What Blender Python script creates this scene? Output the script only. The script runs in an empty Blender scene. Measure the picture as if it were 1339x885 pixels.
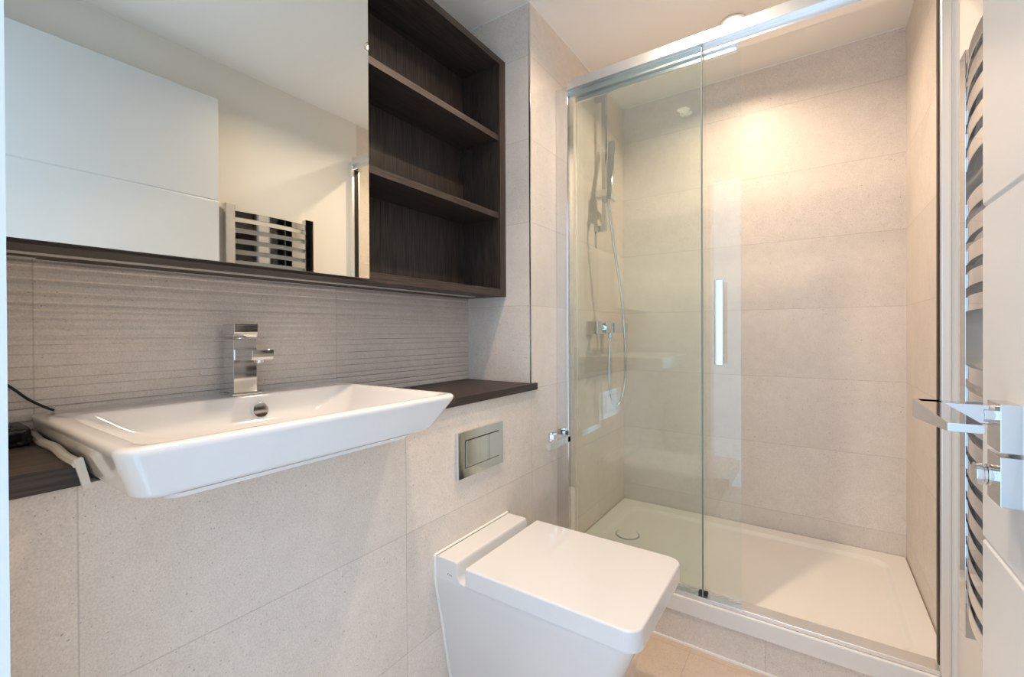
import bpy, bmesh, math, random
from mathutils import Vector, Matrix

# ------------------------------------------------------------------ camera, sky, exposure
# All coordinates below are metres measured from the camera height (z = 0 at the lens);
# H lifts everything so that the floor lies at z = 0.  x runs away from the basin wall,
# y runs from the doorway to the shower.
H = 1.055
FLOOR, CEIL = -1.055, 1.193
YB = 2.318           # back wall of the shower
SC = bpy.context.scene
COL = SC.collection
random.seed(7)

cam_d = bpy.data.cameras.new('camera')
cam = bpy.data.objects.new('camera', cam_d)
COL.objects.link(cam)
cam_d.sensor_fit = 'HORIZONTAL'
cam_d.sensor_width = 36.0
cam_d.lens = 581.4457 / 1339 * 36
cam_d.shift_y = -(442.5 - 436.865) / 1339
cam_d.clip_start = 0.01
cam.matrix_world = (Matrix.Translation((0.8494, 0, H)) @ Matrix.Rotation(0.5970, 4, 'Z')
                    @ Matrix.Rotation(math.pi / 2 - 0.0047, 4, 'X') @ Matrix.Rotation(-0.0047, 4, 'Z'))
SC.camera = cam

SC.view_settings.view_transform = 'Standard'
SC.view_settings.look = 'None'
SC.view_settings.gamma = 1
SC.view_settings.use_curve_mapping = False
SC.view_settings.exposure = 0.08
SC.cycles.max_bounces = 20
SC.cycles.diffuse_bounces = 14
SC.cycles.transparent_max_bounces = 16
DAY = 2.7            # daylight of the hall beyond the open doorway
LAMP = 7.0          # watts of each downlight

world = bpy.data.worlds.new('hall_daylight')
SC.world = world
world.use_nodes = True
bg = world.node_tree.nodes['Background']
bg.inputs[0].default_value = (0.50, 0.73, 1.0, 1)
bg.inputs[1].default_value = DAY

pd = bpy.data.lights.new('doorway_portal', 'AREA')     # sampling guide only, gives no light of its own
pd.shape = 'RECTANGLE'; pd.size = 0.76; pd.size_y = 2.04
pd.cycles.is_portal = True
po = bpy.data.objects.new('doorway_portal', pd)
COL.objects.link(po)
po.location = (0.67, -0.045, FLOOR + 1.02 + H)
po.rotation_euler = (math.pi / 2, 0, 0)
po.rotation_euler = (-math.pi / 2, 0, math.pi)

# ------------------------------------------------------------------ materials
def nt(name):
    m = bpy.data.materials.new(name); m.use_nodes = True
    return m, m.node_tree, m.node_tree.nodes['Principled BSDF']

def srgb(r, g, b):
    f = lambda c: (c / 255 / 12.92) if c / 255 <= 0.04045 else ((c / 255 + 0.055) / 1.055) ** 2.4
    return (f(r), f(g), f(b), 1)

def plain(name, col, rough=0.5, metal=0.0, spec=0.5, coat=0.0, bump=0.0, bscale=200):
    m, t, p = nt(name)
    p.inputs['Base Color'].default_value = col
    p.inputs['Roughness'].default_value = rough
    p.inputs['Metallic'].default_value = metal
    p.inputs['Specular IOR Level'].default_value = spec
    if coat:
        p.inputs['Coat Weight'].default_value = coat; p.inputs['Coat Roughness'].default_value = 0.04
    # a faint unevenness, so that nothing is perfectly uniform
    n = t.nodes.new('ShaderNodeTexNoise'); n.inputs['Scale'].default_value = 6
    g = t.nodes.new('ShaderNodeNewGeometry'); t.links.new(g.outputs['Position'], n.inputs['Vector'])
    mr = t.nodes.new('ShaderNodeMapRange')
    mr.inputs['To Min'].default_value = max(0.0, rough * 0.85); mr.inputs['To Max'].default_value = rough * 1.15
    t.links.new(n.outputs['Fac'], mr.inputs['Value']); t.links.new(mr.outputs['Result'], p.inputs['Roughness'])
    if bump:
        n2 = t.nodes.new('ShaderNodeTexNoise'); n2.inputs['Scale'].default_value = bscale
        t.links.new(g.outputs['Position'], n2.inputs['Vector'])
        b = t.nodes.new('ShaderNodeBump'); b.inputs['Strength'].default_value = bump; b.inputs['Distance'].default_value = 0.001
        t.links.new(n2.outputs['Fac'], b.inputs['Height']); t.links.new(b.outputs['Normal'], p.inputs['Normal'])
    return m

def math_node(t, op, a, b=None, c=None):
    n = t.nodes.new('ShaderNodeMath'); n.operation = op
    for i, v in enumerate((a, b, c)):
        if v is None: continue
        if isinstance(v, (int, float)): n.inputs[i].default_value = v
        else: t.links.new(v, n.inputs[i])
    return n.outputs[0]

def tile(name, axis, off, w, base, h=0.302, zoff=-0.5074, axis2='Z', grout=0.80, gw=0.0011, rough=0.42, seed=0.0, pits=1.0):
    """stone-look porcelain tile: grid of joints, cloudy tone, fine dark pits"""
    m, t, p = nt(name)
    L = t.links.new
    g = t.nodes.new('ShaderNodeNewGeometry')
    s = t.nodes.new('ShaderNodeSeparateXYZ'); L(g.outputs['Position'], s.inputs[0])
    u = math_node(t, 'DIVIDE', math_node(t, 'SUBTRACT', s.outputs[axis], off), w)
    zo = (zoff + H) if axis2 == 'Z' else zoff
    v = math_node(t, 'DIVIDE', math_node(t, 'SUBTRACT', s.outputs[axis2], zo), h)
    def edge(x, size):
        f = math_node(t, 'FRACT', math_node(t, 'ADD', x, 0.5))
        return math_node(t, 'MULTIPLY', math_node(t, 'ABSOLUTE', math_node(t, 'SUBTRACT', f, 0.5)), size)
    d = math_node(t, 'MINIMUM', edge(u, w), edge(v, h))
    joint = math_node(t, 'LESS_THAN', d, gw)
    cx = t.nodes.new('ShaderNodeCombineXYZ')
    L(math_node(t, 'FLOOR', u), cx.inputs[0]); L(math_node(t, 'FLOOR', v), cx.inputs[1]); cx.inputs[2].default_value = seed
    wn = t.nodes.new('ShaderNodeTexWhiteNoise'); L(cx.outputs[0], wn.inputs['Vector'])
    va = t.nodes.new('ShaderNodeVectorMath'); va.operation = 'MULTIPLY_ADD'
    L(wn.outputs['Color'], va.inputs[0]); va.inputs[1].default_value = (9, 9, 9); L(g.outputs['Position'], va.inputs[2])
    def noise(sc, det=4, rg=0.6):
        n = t.nodes.new('ShaderNodeTexNoise'); n.inputs['Scale'].default_value = sc
        n.inputs['Detail'].default_value = det; n.inputs['Roughness'].default_value = rg
        L(va.outputs[0], n.inputs['Vector']); return n.outputs['Fac']
    cloud, mid, fine, pit = noise(3.2, 5), noise(26, 5, 0.7), noise(330, 2), noise(170, 3, 0.7)
    val = math_node(t, 'MULTIPLY_ADD', math_node(t, 'SUBTRACT', cloud, 0.5), 0.26, 1.0)
    val = math_node(t, 'ADD', val, math_node(t, 'MULTIPLY', math_node(t, 'SUBTRACT', mid, 0.5), 0.22))
    val = math_node(t, 'ADD', val, math_node(t, 'MULTIPLY', math_node(t, 'SUBTRACT', fine, 0.5), 0.50))
    val = math_node(t, 'ADD', val, math_node(t, 'MULTIPLY', math_node(t, 'SUBTRACT', wn.outputs['Value'], 0.5), 0.05))
    mr = t.nodes.new('ShaderNodeMapRange'); L(pit, mr.inputs['Value'])
    mr.inputs['From Min'].default_value = 0.645; mr.inputs['From Max'].default_value = 0.72
    mr.inputs['To Min'].default_value = 0.0; mr.inputs['To Max'].default_value = 0.55 * pits
    val = math_node(t, 'SUBTRACT', val, mr.outputs['Result'])
    val = math_node(t, 'MULTIPLY', val, math_node(t, 'MULTIPLY_ADD', joint, grout - 1.0, 1.0))
    mul = t.nodes.new('ShaderNodeVectorMath'); mul.operation = 'SCALE'
    mul.inputs[0].default_value = base[:3]; L(val, mul.inputs['Scale'])
    L(mul.outputs[0], p.inputs['Base Color'])
    p.inputs['Roughness'].default_value = rough
    hgt = math_node(t, 'SUBTRACT', math_node(t, 'MULTIPLY', fine, 0.35), math_node(t, 'MULTIPLY', mr.outputs['Result'], 1.5))
    hgt = math_node(t, 'SUBTRACT', hgt, joint)
    b = t.nodes.new('ShaderNodeBump'); b.inputs['Strength'].default_value = 0.35; b.inputs['Distance'].default_value = 0.0012
    L(hgt, b.inputs['Height']); L(b.outputs['Normal'], p.inputs['Normal'])
    return m

def wood(name, axis):
    """dark stained open-grain veneer, grain running along the given axis"""
    m, t, p = nt(name)
    L = t.links.new
    g = t.nodes.new('ShaderNodeNewGeometry')
    mp = t.nodes.new('ShaderNodeMapping'); L(g.outputs['Position'], mp.inputs['Vector'])
    sc = [1.0, 1.0, 1.0]; sc['XYZ'.index(axis)] = 0.035
    mp.inputs['Scale'].default_value = sc
    n = t.nodes.new('ShaderNodeTexNoise'); n.inputs['Scale'].default_value = 330; n.inputs['Detail'].default_value = 3
    L(mp.outputs[0], n.inputs['Vector'])
    n2 = t.nodes.new('ShaderNodeTexNoise'); n2.inputs['Scale'].default_value = 40; n2.inputs['Detail'].default_value = 4
    L(mp.outputs[0], n2.inputs['Vector'])
    a = math_node(t, 'ADD', math_node(t, 'MULTIPLY', n.outputs['Fac'], 0.7), math_node(t, 'MULTIPLY', n2.outputs['Fac'], 0.3))
    r = t.nodes.new('ShaderNodeValToRGB'); L(a, r.inputs['Fac'])
    r.color_ramp.elements[0].position = 0.36; r.color_ramp.elements[0].color = srgb(30, 24, 20)
    r.color_ramp.elements[1].position = 0.66; r.color_ramp.elements[1].color = srgb(73, 61, 52)
    L(r.outputs['Color'], p.inputs['Base Color'])
    p.inputs['Roughness'].default_value = 0.5
    b = t.nodes.new('ShaderNodeBump'); b.inputs['Strength'].default_value = 0.25; b.inputs['Distance'].default_value = 0.0006
    L(n.outputs['Fac'], b.inputs['Height']); L(b.outputs['Normal'], p.inputs['Normal'])
    return m

def glass(name, tint):
    m = bpy.data.materials.new(name); m.use_nodes = True
    t = m.node_tree; t.nodes.clear(); L = t.links.new
    o = t.nodes.new('ShaderNodeOutputMaterial')
    tr = t.nodes.new('ShaderNodeBsdfTransparent'); tr.inputs[0].default_value = tint
    gl = t.nodes.new('ShaderNodeBsdfGlossy'); gl.inputs['Roughness'].default_value = 0.0
    gl.inputs[0].default_value = (0.95, 1, 0.98, 1)
    fr = t.nodes.new('ShaderNodeFresnel'); fr.inputs[0].default_value = 1.45
    mx = t.nodes.new('ShaderNodeMixShader')
    L(fr.outputs[0], mx.inputs[0]); L(tr.outputs[0], mx.inputs[1]); L(gl.outputs[0], mx.inputs[2]); L(mx.outputs[0], o.inputs[0])
    return m

def emit(name, col, s):
    m = bpy.data.materials.new(name); m.use_nodes = True
    t = m.node_tree; t.nodes.clear()
    o = t.nodes.new('ShaderNodeOutputMaterial'); e = t.nodes.new('ShaderNodeEmission')
    e.inputs[0].default_value = col; e.inputs[1].default_value = s
    t.links.new(e.outputs[0], o.inputs[0]); return m

STONE = srgb(221, 211, 200)
M_TILE_L = tile('stone_tile_left', 'Y', 0.1706, 0.602, STONE)
M_TILE_B = tile('stone_tile_back', 'X', -0.012, 1.22, STONE, seed=3)
M_TILE_R = tile('stone_tile_right', 'Y', 1.12, 1.22, STONE, seed=5)
M_TILE_REV = tile('stone_tile_reveal', 'X', -0.60, 0.605, STONE, seed=8)
M_TILE_RIB = tile('ribbed_stone_tile', 'Y', 0.1745, 0.603, srgb(211, 201, 191), h=0.9, zoff=-0.6, seed=9)
M_TILE_STEP = tile('stone_tile_step', 'X', 0.725, 0.602, STONE, h=0.6, zoff=-1.3, seed=12)
M_FLOOR = tile('stone_tile_floor', 'X', 0.51, 0.302, srgb(206, 188, 170), h=0.602, zoff=0.93, axis2='Y', seed=14)
M_PAINT = plain('wall_paint', srgb(234, 230, 222), 0.45, bump=0.05)
M_CEIL = plain('ceiling_paint', srgb(243, 240, 235), 0.7, bump=0.05)
M_GLOSS = plain('white_joinery_paint', srgb(218, 217, 214), 0.24)
M_CAULK = plain('white_caulk', srgb(238, 236, 230), 0.4)
M_CER = plain('white_ceramic', srgb(222, 220, 217), 0.08, coat=0.4)
M_ACR = plain('white_acrylic', srgb(226, 223, 217), 0.16)
M_CHROME = plain('chrome', (0.80, 0.81, 0.82, 1), 0.05, 1.0)
M_SATIN = plain('satin_aluminium', (0.74, 0.75, 0.76, 1), 0.22, 1.0)
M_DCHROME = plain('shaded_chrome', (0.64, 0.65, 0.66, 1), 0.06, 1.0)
M_RAILM = plain('anodised_aluminium', (0.90, 0.89, 0.88, 1), 0.38, 1.0)
M_MIRROR = plain('mirror_silver', (0.86, 0.89, 0.85, 1), 0.002, 1.0)
M_DARK = plain('dark_gap', srgb(30, 27, 25), 0.5)
M_BLACK = plain('black_rubber', srgb(14, 14, 15), 0.45)
M_BAG = plain('black_plastic_film', srgb(13, 11, 10), 0.35)
M_STRIP = plain('pale_grey_diffuser', srgb(190, 184, 176), 0.4)
M_WOOD_Y = wood('dark_veneer_along', 'Y')
M_WOOD_Z = wood('dark_veneer_upright', 'Z')
M_GLASS = glass('clear_glass', (0.970, 0.992, 0.985, 1))
M_GLASS_F = glass('fixed_glass', (0.950, 0.988, 0.982, 1))
M_GEDGE = plain('glass_edge', srgb(120, 140, 134), 0.15)
M_LAMP = emit('lamp_glow', (1.0, 0.88, 0.72, 1), 3.5)
M_SIL = plain('old_silicone', srgb(222, 218, 208), 0.35, bump=0.4, bscale=60)
M_MARK = plain('grey_print', srgb(70, 70, 72), 0.5)

# ------------------------------------------------------------------ mesh helpers
class MB:
    def __init__(self): self.bm = bmesh.new(); self.smooth = []
    def box(self, x0, x1, y0, y1, z0, z1, bev=0.0, seg=2, rot=None, pivot=None):
        r = bmesh.ops.create_cube(self.bm, size=1)
        vs = r['verts']
        for v in vs:
            v.co = Vector(((x0 + x1) / 2 + v.co.x * (x1 - x0), (y0 + y1) / 2 + v.co.y * (y1 - y0),
                           (z0 + z1) / 2 + v.co.z * (z1 - z0) + H))
        if bev:
            es = list({e for v in vs for e in v.link_edges})
            rb = bmesh.ops.bevel(self.bm, geom=es, offset=bev, segments=seg, profile=0.5, affect='EDGES', clamp_overlap=True)
            vs = list({v for f in rb['faces'] for v in f.verts} | {v for v in vs if v.is_valid})
        if rot is not None:
            pv = Vector(pivot) + Vector((0, 0, H))
            for v in vs: v.co = pv + rot @ (v.co - pv)
        return self
    def rings(self, rings, cap0=True, cap1=True, smooth=True):
        rows = [[self.bm.verts.new((x, y, z + H)) for (x, y, z) in r] for r in rings]
        n = len(rows[0])
        for a, b in zip(rows, rows[1:]):
            for i in range(n):
                f = self.bm.faces.new((a[i], a[(i + 1) % n], b[(i + 1) % n], b[i])); f.smooth = smooth
        if cap0: self.bm.faces.new(list(reversed(rows[0])))
        if cap1: self.bm.faces.new(rows[-1])
        return self
    def cyl(self, p, d, r0, L, r1=None, n=32, bev=0.0):
        d = Vector(d).normalized(); r1 = r0 if r1 is None else r1
        a = d.orthogonal().normalized(); b = d.cross(a)
        p = Vector(p)
        prof = [(0, r0), (L, r1)] if not bev else [(0, r0 - bev), (bev * .3, r0 - bev * .3), (bev, r0), (L - bev, r1), (L - bev * .3, r1 - bev * .3), (L, r1 - bev)]
        rr = [[tuple(p + d * h + (a * math.cos(k * 2 * math.pi / n) + b * math.sin(k * 2 * math.pi / n)) * r) for k in range(n)] for h, r in prof]
        return self.rings(rr)
    def tube(self, pts, r, n=12):
        pts = [Vector(p) for p in pts]; rr = []
        prev = None
        for i, p in enumerate(pts):
            d = (pts[min(i + 1, len(pts) - 1)] - pts[max(i - 1, 0)]).normalized()
            a = d.orthogonal().normalized() if prev is None else (prev - d * prev.dot(d)).normalized()
            prev = a; b = d.cross(a)
            rr.append([tuple(p + (a * math.cos(k * 2 * math.pi / n) + b * math.sin(k * 2 * math.pi / n)) * r) for k in range(n)])
        return self.rings(rr)
    def prism(self, poly, axis, a0, a1, smooth=False):
        """extrude a polygon along an axis; poly gives the other two coordinates in xyz order"""
        def P(q, a):
            q = list(q); q.insert('xyz'.index(axis), a); return tuple(q)
        return self.rings([[P(q, a0) for q in poly], [P(q, a1) for q in poly]], smooth=smooth)
    def build(self, name, mat, parent=None, bevel=None, flat=False):
        bm = self.bm
        bmesh.ops.recalc_face_normals(bm, faces=bm.faces[:])
        if parent is None:
            xs = [v.co for v in bm.verts]
            o0 = Vector(((min(v.x for v in xs) + max(v.x for v in xs)) / 2, (min(v.y for v in xs) + max(v.y for v in xs)) / 2, min(v.z for v in xs)))
        else:
            r = parent
            while r.parent: r = r.parent
            o0 = Vector(r.location)
        for v in bm.verts: v.co -= o0
        me = bpy.data.meshes.new(name); bm.to_mesh(me); bm.free()
        me.materials.append(mat)
        o = bpy.data.objects.new(name, me); COL.objects.link(o)
        if parent is None: o.location = o0
        elif parent.parent: o.parent = parent
        else: o.parent = parent
        if parent is not None and parent.type == 'MESH' and parent.parent is None:
            pass
        if bevel:
            b = o.modifiers.new('edge', 'BEVEL'); b.width = bevel; b.segments = 2; b.limit_method = 'ANGLE'; b.angle_limit = math.radians(40)
        if not flat:
            try:
                me.set_sharp_from_angle(angle=math.radians(38))
                me.polygons.foreach_set('use_smooth', [True] * len(me.polygons))
            except Exception: pass
            wn = o.modifiers.new('weighted_normals', 'WEIGHTED_NORMAL'); wn.weight = 80; wn.keep_sharp = True
        return o

def rr(x0, x1, y0, y1, r, z, n=6):
    """rounded rectangle ring; r is one radius or four (x1y1, x0y1, x0y0, x1y0)"""
    R = [r] * 4 if isinstance(r, (int, float)) else r
    cs = [(x1, y1, -1, -1, 0), (x0, y1, 1, -1, 90), (x0, y0, 1, 1, 180), (x1, y0, -1, 1, 270)]
    out = []
    for (cx, cy, sx, sy, a0), q in zip(cs, R):
        for k in range(n + 1):
            a = math.radians(a0 + 90 * k / n)
            out.append((cx + sx * q + q * math.cos(a), cy + sy * q + q * math.sin(a), z))
    return out

def bx(name, mat, dims, parent=None, bev=0.001, seg=2):
    return MB().box(*dims, bev=bev, seg=seg).build(name, mat, parent)

def thing(name, label, cat, loc, group=None):
    o = bpy.data.objects.new(name, None); COL.objects.link(o)
    o.location = (loc[0], loc[1], loc[2] + H); o.empty_display_size = 0.05
    return tag(o, label, cat, group)

def tag(o, label, cat, group=None):
    o['label'] = label; o['category'] = cat
    if group: o['group'] = group
    return o

def struct(o):
    o['kind'] = 'structure'; return o

def smooth_path(pts, n=8):
    """Catmull-Rom through points"""
    P = [Vector(p) for p in pts]; P = [2 * P[0] - P[1]] + P + [2 * P[-1] - P[-2]]
    out = []
    for i in range(1, len(P) - 2):
        for k in range(n):
            t = k / n
            out.append(0.5 * ((2 * P[i]) + (P[i + 1] - P[i - 1]) * t + (2 * P[i - 1] - 5 * P[i] + 4 * P[i + 1] - P[i + 2]) * t * t
                              + (3 * P[i] - P[i - 1] - 3 * P[i + 1] + P[i + 2]) * t ** 3))
    out.append(P[-2]); return out

# ------------------------------------------------------------------ the room
NX = -0.295                       # back of the niche
NY0, NY1 = 0.0703, 1.3746         # near wall, niche reveal
WR, WR2 = 1.149, 1.149            # right wall in the shower, right wall by the radiator
struct(MB().box(-0.6, 1.5, -0.15, YB + 0.1, FLOOR - 0.1, FLOOR).build('floor', M_FLOOR))
struct(MB().box(-0.6, 1.5, -0.15, YB + 0.1, CEIL, CEIL + 0.1).build('ceiling', M_CEIL))
# basin wall: the low boxed-out part under the worktop and the full-height part beyond the niche
w = (MB().box(-0.40, 0.0, NY0, 0.2185, FLOOR, -0.2105).box(-0.40, 0.0, 0.2185, 0.655, FLOOR, -0.2235)
     .box(-0.40, 0.0, 0.655, NY1, FLOOR, -0.2105).box(-0.40, 0.0, NY1, YB, FLOOR, CEIL))
struct(w.build('wall_left', M_TILE_L))
struct(bx('wall_niche_reveal', M_TILE_REV, (NX, -0.0005, NY1 - 0.004, NY1 - 0.0002, -0.1855, CEIL), bev=0))
# niche back: ribbed tile, real grooves of uneven height
poly = [(-0.40, -0.2105), (NX - 0.001, -0.2105), (NX - 0.001, -0.186)]
z = -0.186
rnd = random.Random(3)
while z < 0.128:
    hgt = rnd.choice((0.013, 0.016, 0.019, 0.022)); z2 = min(z + hgt, 0.131)
    dep = rnd.uniform(0.0016, 0.0034)
    poly += [(NX - 0.0006, z + 0.0006), (NX + dep, z + 0.003), (NX + dep * 0.75, z + (z2 - z) * 0.6), (NX - 0.0004, z2 - 0.0006)]
    z = z2
poly += [(NX - 0.001, 0.132), (NX - 0.001, CEIL), (-0.40, CEIL)]
struct(MB().prism(poly, 'y', NY0, NY1).build('wall_niche', M_TILE_RIB, flat=True))
struct(MB().box(-0.40, 1.26, YB, YB + 0.1, FLOOR, CEIL).build('wall_back', M_TILE_B))
struct(MB().box(WR, WR + 0.1, 1.613, YB, FLOOR, CEIL).build('wall_shower_right', M_TILE_R))
struct(MB().box(WR, WR + 0.1, NY0, 1.6128, FLOOR, CEIL).box(1.1388, WR, 1.566, 1.6128, -0.892, 0.958).build('wall_right', M_PAINT))
# near wall with the doorway the photograph is taken through
struct(MB().box(-0.40, 0.285, -0.05, NY0 - 0.0008, FLOOR, CEIL).box(1.055, 1.26, -0.05, NY0, FLOOR, CEIL)
       .box(0.285, 1.055, -0.05, NY0, FLOOR + 2.05, CEIL).build('wall_near', M_PAINT))
struct(MB().box(0.2852, 0.29, -0.055, NY0, FLOOR, FLOOR + 2.05).build('trim_1', M_GLOSS))
struct(MB().box(1.05, 1.0548, -0.055, NY0, FLOOR, FLOOR + 2.05).build('trim_2', M_GLOSS))
# tile edge trim at the niche corner, caulk lines along the ceiling, edge trim at the end of the paint
struct(MB().box(-0.004, 0.0012, NY1 - 0.0045, NY1 + 0.0008, -0.1855, CEIL).build('trim_3', M_SATIN))
def caulk(pts, name):
    struct(MB().tube([(x, y, zz) for x, y, zz in pts], 0.0032, 8).build(name, M_CAULK))
caulk([(NX, NY1 - 0.004, CEIL), (0.0, NY1 - 0.004, CEIL), (0.0, YB, CEIL), (WR, YB, CEIL), (WR, 1.6, CEIL)], 'trim_4')
caulk([(NX, NY0, CEIL), (NX, NY1, CEIL)], 'trim_5')
# skirting on the painted wall
bs = [(WR2, FLOOR), (WR2 - 0.014, FLOOR), (WR2 - 0.014, FLOOR + 0.105), (WR2 - 0.008, FLOOR + 0.12), (WR2, FLOOR + 0.12)]
struct(MB().prism(bs, 'y', 0.86, 1.5555).build('baseboard_right', M_GLOSS))
# tiled step under the shower tray
struct(MB().box(0.0005, WR - 0.0005, 1.562, YB - 0.0005, FLOOR, -0.9465).build('wall_step', M_TILE_STEP))
struct(MB().box(0.0005, WR - 0.0005, 1.556, 1.5618, FLOOR, FLOOR + 0.006).build('trim_6', M_CAULK))

# ------------------------------------------------------------------ the open door
DX, DY0, DY1, DT = 1.037, 0.090, 0.852, 0.040
DZ0, DZ1 = FLOOR + 0.006, 0.977
def door_profile():
    # upright profile of the leaf: shallow V grooves on the room face
    g = [-0.28, 0.165, 0.553, -0.70]
    pts = [(DX + DT, DZ0), (DX, DZ0)]
    for gz in sorted(g):
        pts += [(DX, gz - 0.004), (DX + 0.003, gz - 0.001), (DX + 0.003, gz + 0.001), (DX, gz + 0.004)]
    return pts + [(DX, DZ1), (DX + DT, DZ1)]
door = MB().prism(door_profile(), 'y', DY0, DY1).build('door_1', M_GLOSS, bevel=0.0012)
struct(door)
door['label'] = 'open white door with horizontal grooves and chrome lever handle, in front of the radiator'
def sub(mb, name, mat, parent, bevel=None):
    """child of a thing that is itself one mesh"""
    o = mb.build(name, mat, parent, bevel); return o
PX = DX - 0.017
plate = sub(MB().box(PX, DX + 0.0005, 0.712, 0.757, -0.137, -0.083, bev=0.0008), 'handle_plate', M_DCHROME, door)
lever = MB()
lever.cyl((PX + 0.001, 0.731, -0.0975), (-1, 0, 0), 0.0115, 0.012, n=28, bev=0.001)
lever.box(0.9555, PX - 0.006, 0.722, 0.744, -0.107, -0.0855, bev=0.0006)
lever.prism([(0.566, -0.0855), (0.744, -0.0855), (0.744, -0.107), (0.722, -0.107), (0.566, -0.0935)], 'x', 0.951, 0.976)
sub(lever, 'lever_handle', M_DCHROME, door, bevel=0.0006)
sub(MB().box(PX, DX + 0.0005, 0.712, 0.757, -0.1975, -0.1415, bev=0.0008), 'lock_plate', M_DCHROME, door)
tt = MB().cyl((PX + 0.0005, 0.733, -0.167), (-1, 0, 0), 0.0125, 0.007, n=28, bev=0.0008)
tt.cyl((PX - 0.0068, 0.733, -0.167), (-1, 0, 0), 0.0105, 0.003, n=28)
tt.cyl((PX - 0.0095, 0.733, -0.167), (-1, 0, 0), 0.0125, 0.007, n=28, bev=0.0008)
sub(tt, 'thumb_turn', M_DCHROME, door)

# ------------------------------------------------------------------ shower tray and screen
tray = thing('shower_tray', 'low white shower tray with rounded sunken floor inside the tiled shower', 'shower tray', (0.575, 1.93, -0.946))
TY0, TX0, TX1, TY1 = 1.553, 0.002, WR - 0.002, YB - 0.002
tm = MB()
tm.rings([rr(TX0, TX1, TY0, TY1, 0.002, -0.946), rr(TX0, TX1, TY0, TY1, 0.002, -0.942), rr(TX0, TX1, TY0, TY1, 0.002, -0.899),
          rr(TX0 + 0.002, TX1 - 0.002, TY0 + 0.002, TY1 - 0.002, 0.002, -0.8945), rr(TX0 + 0.006, TX1 - 0.006, TY0 + 0.006, TY1 - 0.006, 0.003, -0.893),
          rr(0.062, 1.088, 1.632, 2.252, 0.062, -0.8965), rr(0.067, 1.083, 1.637, 2.247, 0.06, -0.8985),
          rr(0.076, 1.074, 1.646, 2.238, 0.056, -0.9065), rr(0.085, 1.065, 1.655, 2.229, 0.052, -0.909),
          rr(0.15, 1.0, 1.72, 2.164, 0.03, -0.9105)])
tm.build('basin', M_ACR, tray)
dr = MB().cyl((0.156, 1.933, -0.9110), (0, 0, 1), 0.047, 0.006, n=40, bev=0.0015)
dr.build('drain_cover', M_ACR, tray)
MB().cyl((0.156, 1.933, -0.9112), (0, 0, 1), 0.0535, 0.0022, n=40, bev=0.0006).build('drain_ring', M_DCHROME, tray)['label'] = 'metal ring round the drain cover'

scr = thing('shower_screen', 'chrome framed glass shower screen with its sliding door pushed to the left', 'shower screen', (0.575, 1.58, -0.893))
MB().box(0.0005, 0.038, 1.566, 1.612, -0.892, 0.958, bev=0.001).build('wall_profile', M_CHROME, scr)
MB().box(0.038, 0.056, 1.560, 1.612, -0.892, 0.958, bev=0.004, seg=3).build('frame_post', M_CHROME, scr)
rp = MB().box(1.118, 1.138, 1.560, 1.612, -0.892, 0.958, bev=0.003, seg=3)
rp.build('frame_post', M_RAILM, scr)
MB().box(1.1158, 1.118, 1.575, 1.600, -0.872, 0.916, bev=0.001).build('rubber_seal', M_BLACK, scr)
tr_ = MB().box(0.056, 1.118, 1.556, 1.616, 0.9400, 0.9770, bev=0.0015).box(0.056, 1.118, 1.578, 1.616, 0.918, 0.9402, bev=0.001)
tr_.build('top_rail', M_RAILM, scr)
br = MB().box(0.056, 1.118, 1.562, 1.616, -0.8925, -0.880, bev=0.002)
br.build('bottom_rail', M_RAILM, scr)
MB().box(0.056, 0.541, 1.5665, 1.5725, -0.8795, 0.937, bev=0.0003).build('fixed_pane', M_GLASS_F, scr)
MB().box(0.5412, 0.5455, 1.565, 1.574, -0.8795, 0.937, bev=0.0005).build('pane_edge_seal', M_GEDGE, scr)
MB().box(0.528, 0.556, 1.574, 1.590, -0.8795, -0.868, bev=0.001).build('guide_block', M_DARK, scr)
sd = MB().box(0.075, 0.655, 1.592, 1.598, -0.876, 0.920, bev=0.0003).build('sliding_door', M_GLASS, scr)
MB().box(0.075, 0.645, 1.588, 1.602, 0.9005, 0.9178, bev=0.001).build('door_carrier', M_SATIN, sd)
hd = MB().box(0.584, 0.609, 1.546, 1.560, -0.108, 0.164, bev=0.0015)
hd.box(0.587, 0.606, 1.560, 1.5918, 0.140, 0.162, bev=0.001).box(0.587, 0.606, 1.560, 1.5918, -0.106, -0.084, bev=0.001)
hd.build('pull_handle', M_DCHROME, sd)

# ------------------------------------------------------------------ shower fittings on the left wall
rail = thing('shower_rail', 'square chrome riser rail with two wall brackets, above the shower mixer', 'shower rail', (0.03, 1.95, 0.47))
MB().box(0.036, 0.056, 1.940, 1.960, 0.466, 1.096, bev=0.0012).build('bar', M_DCHROME, rail)
for zz in (1.072, 0.466): MB().box(0.0004, 0.0365, 1.938, 1.962, zz, zz + 0.026, bev=0.001).build('wall_bracket', M_DCHROME, rail)
MB().box(0.032, 0.092, 1.874, 1.968, 0.604, 0.636, bev=0.002).cyl((0.06, 1.966, 0.622), (0.3, 1, 0), 0.013, 0.045, bev=0.001).build('slider', M_CHROME, rail)

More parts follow.
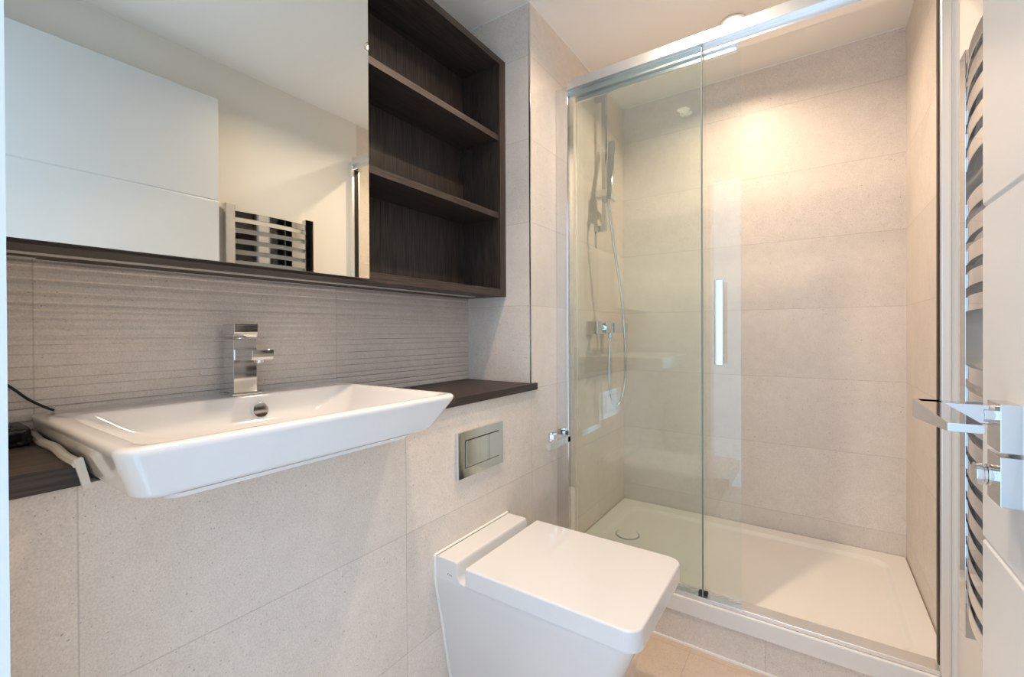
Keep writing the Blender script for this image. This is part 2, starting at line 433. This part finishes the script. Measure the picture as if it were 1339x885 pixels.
mix = thing('shower_mixer', 'chrome square bar shower mixer valve on the tiled shower wall', 'tap', (0.05, 1.95, 0.0))
mb = MB().box(0.055, 0.098, 1.845, 2.055, -0.005, 0.040, bev=0.002)
mb.box(0.0004, 0.056, 1.862, 1.892, 0.002, 0.032, bev=0.001).box(0.0004, 0.056, 2.005, 2.035, 0.002, 0.032, bev=0.001)
mb.build('body', M_CHROME, mix)
MB().box(0.052, 0.101, 1.735, 1.785, -0.010, 0.045, bev=0.002).cyl((0.0765, 1.78, 0.0175), (0, 1, 0), 0.015, 0.068).build('temperature_knob', M_CHROME, mix)
MB().box(0.055, 0.098, 2.063, 2.115, -0.004, 0.038, bev=0.002).cyl((0.0765, 2.05, 0.0175), (0, 1, 0), 0.015, 0.02).build('flow_knob', M_CHROME, mix)
for y in (1.877, 2.02): MB().box(0.0003, 0.010, y - 0.03, y + 0.03, -0.012, 0.046, bev=0.001).build('wall_plate', M_CHROME, mix)
MB().cyl((0.076, 1.94, -0.004), (0, 0, -1), 0.011, 0.024, n=20, bev=0.001).build('outlet', M_CHROME, mix)

hs = thing('hand_shower', 'slim chrome stick hand shower held on the riser rail, its hose looping down', 'hand shower', (0.085, 1.93, 0.60))
stick = [(0.098, 1.874, 0.588), (0.068, 1.985, 0.885)]
a, b = Vector(stick[0]), Vector(stick[1]); d = (b - a).normalized()
s1 = d.cross(Vector((0, 0, 1))).normalized(); s2 = d.cross(s1)
def sq(p, w, h): return [tuple(p + s1 * (w * i) + s2 * (h * j)) for i, j in ((1, 1), (-1, 1), (-1, -1), (1, -1))]
MB().rings([sq(a, .009, .009), sq(a + d * .04, .011, .010), sq(a + d * .12, .014, .011), sq(b - d * .004, .014, .011), sq(b, .0125, .0095)], smooth=False).build('handset', M_DCHROME, hs, bevel=0.0012)
hose = smooth_path([(0.098, 1.873, 0.590), (0.100, 1.872, 0.54), (0.108, 1.900, 0.40), (0.122, 1.965, 0.15), (0.125, 2.00, -0.08), (0.115, 2.025, -0.22),
                    (0.10, 2.02, -0.31), (0.088, 1.985, -0.345), (0.078, 1.945, -0.31), (0.075, 1.925, -0.22), (0.075, 1.930, -0.11), (0.076, 1.94, -0.028)], 14)
MB().tube([(p.x, p.y, p.z) for p in hose], 0.0065, 12).build('hose', M_SATIN, hs)

trh = thing('toilet_roll_holder', 'small chrome square toilet roll holder on the wall beside the shower screen', 'toilet roll holder', (0.03, 1.46, -0.43))
MB().box(0.0004, 0.010, 1.492, 1.546, -0.432, -0.390, bev=0.001).build('wall_plate', M_CHROME, trh)
MB().box(0.010, 0.080, 1.505, 1.527, -0.418, -0.396, bev=0.001).box(0.060, 0.080, 1.370, 1.527, -0.4185, -0.3955, bev=0.001).build('arm', M_CHROME, trh)

# ------------------------------------------------------------------ mirror cabinet in the niche
cab = thing('mirror_cabinet', 'dark wood wall cabinet with open shelves and a mirror door above the basin', 'cabinet', (-0.2, 0.73, 0.133))
CX0, CX1, CY0, CY1, CZ0, CZ1 = NX + 0.003, -0.107, 0.078, NY1 - 0.0052, 0.133, 1.01
MB().box(CX0, CX1, CY1 - 0.036, CY1, CZ0, CZ1, bev=0.0008).build('side_panel', M_WOOD_Z, cab)
MB().box(CX0, CX1, CY0, CY0 + 0.022, CZ0, CZ1, bev=0.0008).build('side_panel', M_WOOD_Z, cab)
MB().box(CX0, CX1, CY0 + 0.022, CY1 - 0.036, CZ1 - 0.024, CZ1, bev=0.0008).build('top_panel', M_WOOD_Y, cab)
MB().box(CX0, CX1, CY0 + 0.022, CY1 - 0.036, CZ0, CZ0 + 0.026, bev=0.0008).build('bottom_panel', M_WOOD_Y, cab)
MB().box(CX0, CX0 + 0.008, CY0 + 0.022, CY1 - 0.036, CZ0 + 0.026, CZ1 - 0.024).build('back_panel', M_WOOD_Z, cab)
MB().box(CX0 + 0.008, CX1, 0.700, 0.720, CZ0 + 0.026, CZ1 - 0.024, bev=0.0008).build('divider', M_WOOD_Z, cab)
for zz in (0.420, 0.706): MB().box(CX0 + 0.008, -0.114, 0.720, CY1 - 0.036, zz, zz + 0.021, bev=0.0008).build('shelf', M_WOOD_Y, cab)
md = MB().box(-0.1065, -0.0892, 0.0745, 0.7315, 0.1375, 1.006, bev=0.0006).build('mirror_door', M_WOOD_Z, cab)
MB().box(-0.0890, -0.0850, 0.0745, 0.7320, 0.1370, 1.006, bev=0.0005).build('mirror_glass', M_MIRROR, md)
MB().box(-0.222, -0.198, 0.13, 1.30, CZ0 - 0.0015, CZ0 + 0.004, bev=0.0004).build('light_strip', M_STRIP, cab)['label'] = 'pale grey strip under the cabinet'
MB().box(-0.285, -0.268, 0.082, 0.175, CZ0 - 0.0015, CZ0 + 0.004, bev=0.0004).build('cable_cover', M_STRIP, cab)['label'] = 'short pale strip under the cabinet'

# ------------------------------------------------------------------ worktop, basin, tap
WZ0, WZ1 = -0.2100, -0.1858
wt = MB().box(NX + 0.002, 0.012, 0.728, NY1 - 0.006, WZ0, WZ1, bev=0.0008)
wt.box(0.0015, 0.012, NY1 - 0.007, 1.398, WZ0, WZ1, bev=0.0008)
wt.box(NX + 0.002, 0.010, NY0 + 0.002, 0.172, WZ0 + 0.0005, WZ1 + 0.006, bev=0.0008)
wt.box(NX + 0.002, NX + 0.0035, 0.171, 0.729, WZ0, WZ1, bev=0.0005)
tag(wt.build('worktop', M_WOOD_Y), 'dark wood worktop along the niche, cut away around the white basin', 'worktop')

wb = thing('washbasin', 'long rectangular white ceramic basin with sloping front, set into the dark worktop', 'basin', (-0.05, 0.475, -0.222))
BX = NX + 0.004
b_ = MB()
b_.rings([rr(BX, 0.120, 0.252, 0.590, 0.02, -0.2225), rr(BX, 0.146, 0.236, 0.618, 0.02, -0.2205), rr(BX, 0.160, 0.223, 0.640, 0.02, -0.2150),
          rr(BX, 0.163, 0.220, 0.646, 0.02, -0.2085), rr(BX, 0.160, 0.203, 0.690, (0.02, .004, .004, 0.02), -0.2080),
          rr(BX, 0.167, 0.194, 0.699, (0.024, .004, .004, 0.026), -0.2063), rr(BX, 0.172, 0.187, 0.706, (0.026, .004, .004, 0.028), -0.2005),
          rr(BX, 0.178, 0.1705, 0.765, (0.022, .006, .006, 0.026), -0.1500), rr(BX, 0.1778, 0.1695, 0.767, (0.022, .006, .006, 0.026), -0.1450),
          rr(BX + .001, 0.1762, 0.171, 0.7655, (0.021, .006, .006, 0.025), -0.1412), rr(BX + .003, 0.172, 0.175, 0.7615, (0.018, .006, .006, 0.022), -0.1388),
          rr(BX + .006, 0.166, 0.181, 0.756, (0.016, .008, .008, 0.02), -0.1380),
          rr(-0.205, 0.157, 0.196, 0.748, 0.030, -0.1392), rr(-0.202, 0.1535, 0.201, 0.744, 0.032, -0.1420),
          rr(-0.199, 0.150, 0.208, 0.739, 0.040, -0.148), rr(-0.192, 0.138, 0.236, 0.715, 0.055, -0.178),
          rr(-0.182, 0.124, 0.262, 0.692, 0.065, -0.198), rr(-0.165, 0.104, 0.292, 0.665, 0.07, -0.2085), rr(-0.10, 0.04, 0.40, 0.56, 0.05, -0.2130)])
b_.build('bowl', M_CER, wb)
ov = MB().cyl((-0.1965, 0.512, -0.176), (1, 0, 0.24), 0.0185, 0.010, n=36, bev=0.0025)
ov.build('overflow_cap', M_CHROME, wb)
MB().cyl((-0.02, 0.476, -0.2135), (0, 0, 1), 0.030, 0.006, n=36, bev=0.002).build('waste_plug', M_CHROME, wb)
sil = smooth_path([(-0.285, 0.170, -0.176), (-0.20, 0.1665, -0.177), (-0.12, 0.168, -0.175), (-0.05, 0.1655, -0.177), (0.012, 0.167, -0.178)], 6)
sm = MB().tube([(p.x, p.y + 0.002, p.z) for p in sil], 0.0065, 8)
sm.prism([(0.1635, -0.171), (0.1735, -0.170), (0.1825, -0.2130), (0.1735, -0.2145)], 'x', 0.006, 0.016)
sm.build('sealant_bead', M_SIL, wb)['label'] = 'rough white sealant along the left edge'

tap = thing('basin_tap', 'square chrome single lever mixer tap on the back ledge of the basin', 'tap', (-0.238, 0.494, -0.138))
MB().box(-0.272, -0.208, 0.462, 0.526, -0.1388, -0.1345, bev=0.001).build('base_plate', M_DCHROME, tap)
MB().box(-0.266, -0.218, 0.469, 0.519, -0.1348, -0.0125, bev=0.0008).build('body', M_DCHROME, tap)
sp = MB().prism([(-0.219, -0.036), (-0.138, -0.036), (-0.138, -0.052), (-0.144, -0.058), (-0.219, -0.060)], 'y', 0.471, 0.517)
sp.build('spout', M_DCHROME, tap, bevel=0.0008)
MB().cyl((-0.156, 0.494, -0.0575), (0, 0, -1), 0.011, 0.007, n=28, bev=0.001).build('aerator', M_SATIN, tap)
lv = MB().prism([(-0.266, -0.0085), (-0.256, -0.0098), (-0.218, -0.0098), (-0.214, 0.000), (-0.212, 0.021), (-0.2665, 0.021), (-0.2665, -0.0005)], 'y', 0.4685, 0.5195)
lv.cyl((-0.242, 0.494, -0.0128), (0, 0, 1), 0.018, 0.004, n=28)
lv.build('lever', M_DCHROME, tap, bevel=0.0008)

tag(MB().tube([(p.x, p.y, p.z) for p in smooth_path([(-0.288, 0.0725, -0.030), (-0.286, 0.105, -0.053), (-0.284, 0.142, -0.086), (-0.281, 0.166, -0.113), (-0.277, 0.187, -0.130), (-0.272, 0.196, -0.1355)], 8)], 0.0022, 10)
    .build('power_cable', M_BLACK), 'thin black cable hanging down to the left corner of the basin', 'cable')

# crumpled dark plastic on the left end of the worktop
bm_ = MB()
r = bmesh.ops.create_icosphere(bm_.bm, subdivisions=4, radius=1)
from mathutils import noise as mnoise
for v in r['verts']:
    q = v.co.copy(); k = 1 + 0.22 * mnoise.noise(q * 1.7) + 0.06 * mnoise.noise(q * 6.1)
    c = Vector((math.copysign(abs(q.x) ** .6, q.x), math.copysign(abs(q.y) ** .6, q.y), math.copysign(abs(q.z) ** .7, q.z))) * k
    v.co = Vector((-0.235 + c.x * 0.05, 0.119 + c.y * 0.038, max(-0.1795, -0.164 + c.z * 0.021) + H))
tag(bm_.build('plastic_bag', M_BAG), 'dark crumpled plastic bundle at the left end of the worktop', 'bag')

# ------------------------------------------------------------------ flush plate and toilet
fp = thing('flush_plate', 'rectangular polished chrome dual flush plate on the tiles above the toilet', 'flush plate', (0.005, 1.066, -0.422))
MB().box(0.0004, 0.012, 0.958, 1.178, -0.4225, -0.288, bev=0.0012).build('frame', M_CHROME, fp)
MB().box(0.0115, 0.0145, 0.990, 1.098, -0.393, -0.316, bev=0.0008).build('flush_button', M_CHROME, fp)['label'] = 'larger chrome button'
MB().box(0.0115, 0.0145, 1.100, 1.152, -0.393, -0.316, bev=0.0008).build('flush_button', M_CHROME, fp)['label'] = 'smaller chrome button'
MB().box(0.0115, 0.0124, 0.9875, 1.1545, -0.3955, -0.3135).build('button_recess', M_DARK, fp)

wc = thing('toilet', 'white square back-to-wall ceramic toilet with closed lid under the flush plate', 'toilet', (0.25, 1.042, FLOOR))
RB = (0.045, 0.003, 0.003, 0.045)
body = MB()
body.rings([rr(0.004, 0.385, 0.955, 1.130, RB, FLOOR), rr(0.004, 0.392, 0.952, 1.133, RB, FLOOR + 0.01), rr(0.004, 0.440, 0.930, 1.152, RB, -0.96),
            rr(0.004, 0.478, 0.906, 1.178, RB, -0.83), rr(0.004, 0.512, 0.888, 1.197, RB, -0.74), rr(0.004, 0.532, 0.877, 1.208, RB, -0.69),
            rr(0.004, 0.543, 0.8725, 1.2115, RB, -0.664), rr(0.004, 0.544, 0.872, 1.212, RB, -0.6525)])
led = [(0.004, -0.656), (0.004, -0.606), (0.0065, -0.602), (0.011, -0.600), (0.070, -0.600), (0.077, -0.602), (0.0805, -0.608), (0.0815, -0.635), (0.085, -0.646), (0.092, -0.6515), (0.100, -0.6523), (0.100, -0.656)]
def ins(y, k):          # ring of the ledge profile, drawn in a little near its rounded ends
    return [(max(0.004, x - (k if x > .03 and zz > -.64 else 0)), y, zz - (k if zz > -.61 else 0)) for x, zz in led]
body.rings([ins(0.872, .003), ins(0.8728, .0008), ins(0.875, 0), ins(1.209, 0), ins(1.2112, .0008), ins(1.212, .003)])
body.build('pan', M_CER, wc)
RL = (0.034, 0.006, 0.006, 0.034)
def lidr(k, zz): return rr(0.1135 + k, 0.562 - k, 0.862 + k, 1.218 - k, [max(.002, q - k) for q in RL], zz, 8)
MB().rings([lidr(0.004, -0.6475), lidr(0.001, -0.6465), lidr(0, -0.6445), lidr(0, -0.6055), lidr(0.0008, -0.6025), lidr(0.003, -0.6006), lidr(0.006, -0.600)]).build('lid', M_CER, wc)
MB().rings([rr(0.118, 0.552, 0.868, 1.212, 0.03, -0.653), rr(0.118, 0.552, 0.868, 1.212, 0.03, -0.647)]).build('seat', M_CER, wc)
sb = MB()
edge = [(0.8705, -0.601), (0.871, -0.66), (0.876, -0.69), (0.887, -0.74), (0.905, -0.83), (0.929, -0.96), (0.951, FLOOR + 0.012)]
sb.tube([(0.003, y, zz) for y, zz in edge], 0.0042, 8)
sb.tube([(0.003, y, zz) for y, zz in [(0.8705, -0.5995), (1.2135, -0.5995)]], 0.0035, 8)
sb.build('sealant_bead', M_CAULK, wc)['label'] = 'white sealant line along the wall'
mk = MB()
for (x, zz, a) in ((0.049, -0.6375, 20), (0.0555, -0.638, 25), (0.0605, -0.6395, -25)):
    mk.box(x - 0.0006, x + 0.0006, 0.8712, 0.8720, zz - 0.0020, zz + 0.0020, rot=Matrix.Rotation(math.radians(a), 3, 'Y'), pivot=(x, 0.8716, zz))
mk.build('printed_mark', M_MARK, wc)['label'] = 'tiny grey printed mark on the side'

# ------------------------------------------------------------------ towel radiator
rad = thing('towel_radiator', 'tall chrome ladder towel radiator on the right wall, partly behind the open door', 'radiator', (1.12, 1.10, -0.63))
for y0, y1 in ((1.275, 1.318), (0.905, 0.945)):
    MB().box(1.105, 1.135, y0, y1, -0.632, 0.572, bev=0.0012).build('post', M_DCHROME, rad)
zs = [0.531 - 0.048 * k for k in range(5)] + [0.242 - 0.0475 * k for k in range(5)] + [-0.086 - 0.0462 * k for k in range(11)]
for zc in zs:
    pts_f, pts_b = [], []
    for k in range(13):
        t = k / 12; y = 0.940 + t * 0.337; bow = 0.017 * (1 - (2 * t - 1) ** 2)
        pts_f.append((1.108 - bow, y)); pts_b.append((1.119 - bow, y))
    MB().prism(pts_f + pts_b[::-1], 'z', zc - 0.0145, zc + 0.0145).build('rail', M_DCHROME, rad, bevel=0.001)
for y in (1.291, 0.925):
    for zz in (0.46, -0.50):
        MB().cyl((1.134, y, zz), (1, 0, 0), 0.009, WR2 - 1.1342, n=20).build('wall_bracket', M_CHROME, rad)

# ------------------------------------------------------------------ ceiling downlights
dl = thing('downlight', 'glowing round recessed downlight in the ceiling above the shower screen', 'ceiling light', (0.592, 1.90, CEIL), 'ceiling downlights')
n = 40
def ring(r, zz): return [(0.592 + r * math.cos(k * 2 * math.pi / n), 1.90 + r * math.sin(k * 2 * math.pi / n), zz) for k in range(n)]
MB().rings([ring(0.032, CEIL - 0.0008), ring(0.044, CEIL - 0.0008), ring(0.044, CEIL - 0.003), ring(0.040, CEIL - 0.005), ring(0.033, CEIL - 0.005), ring(0.032, CEIL - 0.003), ring(0.032, CEIL - 0.0008)], cap0=False, cap1=False).build('bezel', M_SATIN, dl)
MB().cyl((0.592, 1.90, CEIL - 0.0009), (0, 0, -1), 0.0315, 0.0025, n=40).build('lens', M_LAMP, dl)
ld = bpy.data.lights.new('downlight_lamp', 'AREA'); ld.shape = 'DISK'; ld.size = 0.06; ld.energy = LAMP; ld.color = (1.0, 0.76, 0.55); ld.spread = math.radians(150)
lo = bpy.data.objects.new('downlight_lamp', ld); COL.objects.link(lo); lo.parent = dl; lo.location = (0, 0, -0.006)
for (x, y, lab) in ((0.500, 1.225, 'recessed downlight in the ceiling above the toilet, seen as a bright dot in the mirror'),
                    (0.270, 0.64, 'added downlight in the ceiling in front of the basin and mirror, out of view, to warm the basin')):
    c = dl.copy(); COL.objects.link(c); c.location = (x, y, CEIL + H); c['label'] = lab
    for ch in list(dl.children):
        q = ch.copy(); COL.objects.link(q); q.parent = c
        if ch.type == 'LIGHT' and y < 1:          # lamp added unseen to warm the basin, a narrower, weaker spot
            q.data = ch.data.copy(); q.data.spread = math.radians(100); q.data.energy = LAMP * 0.7
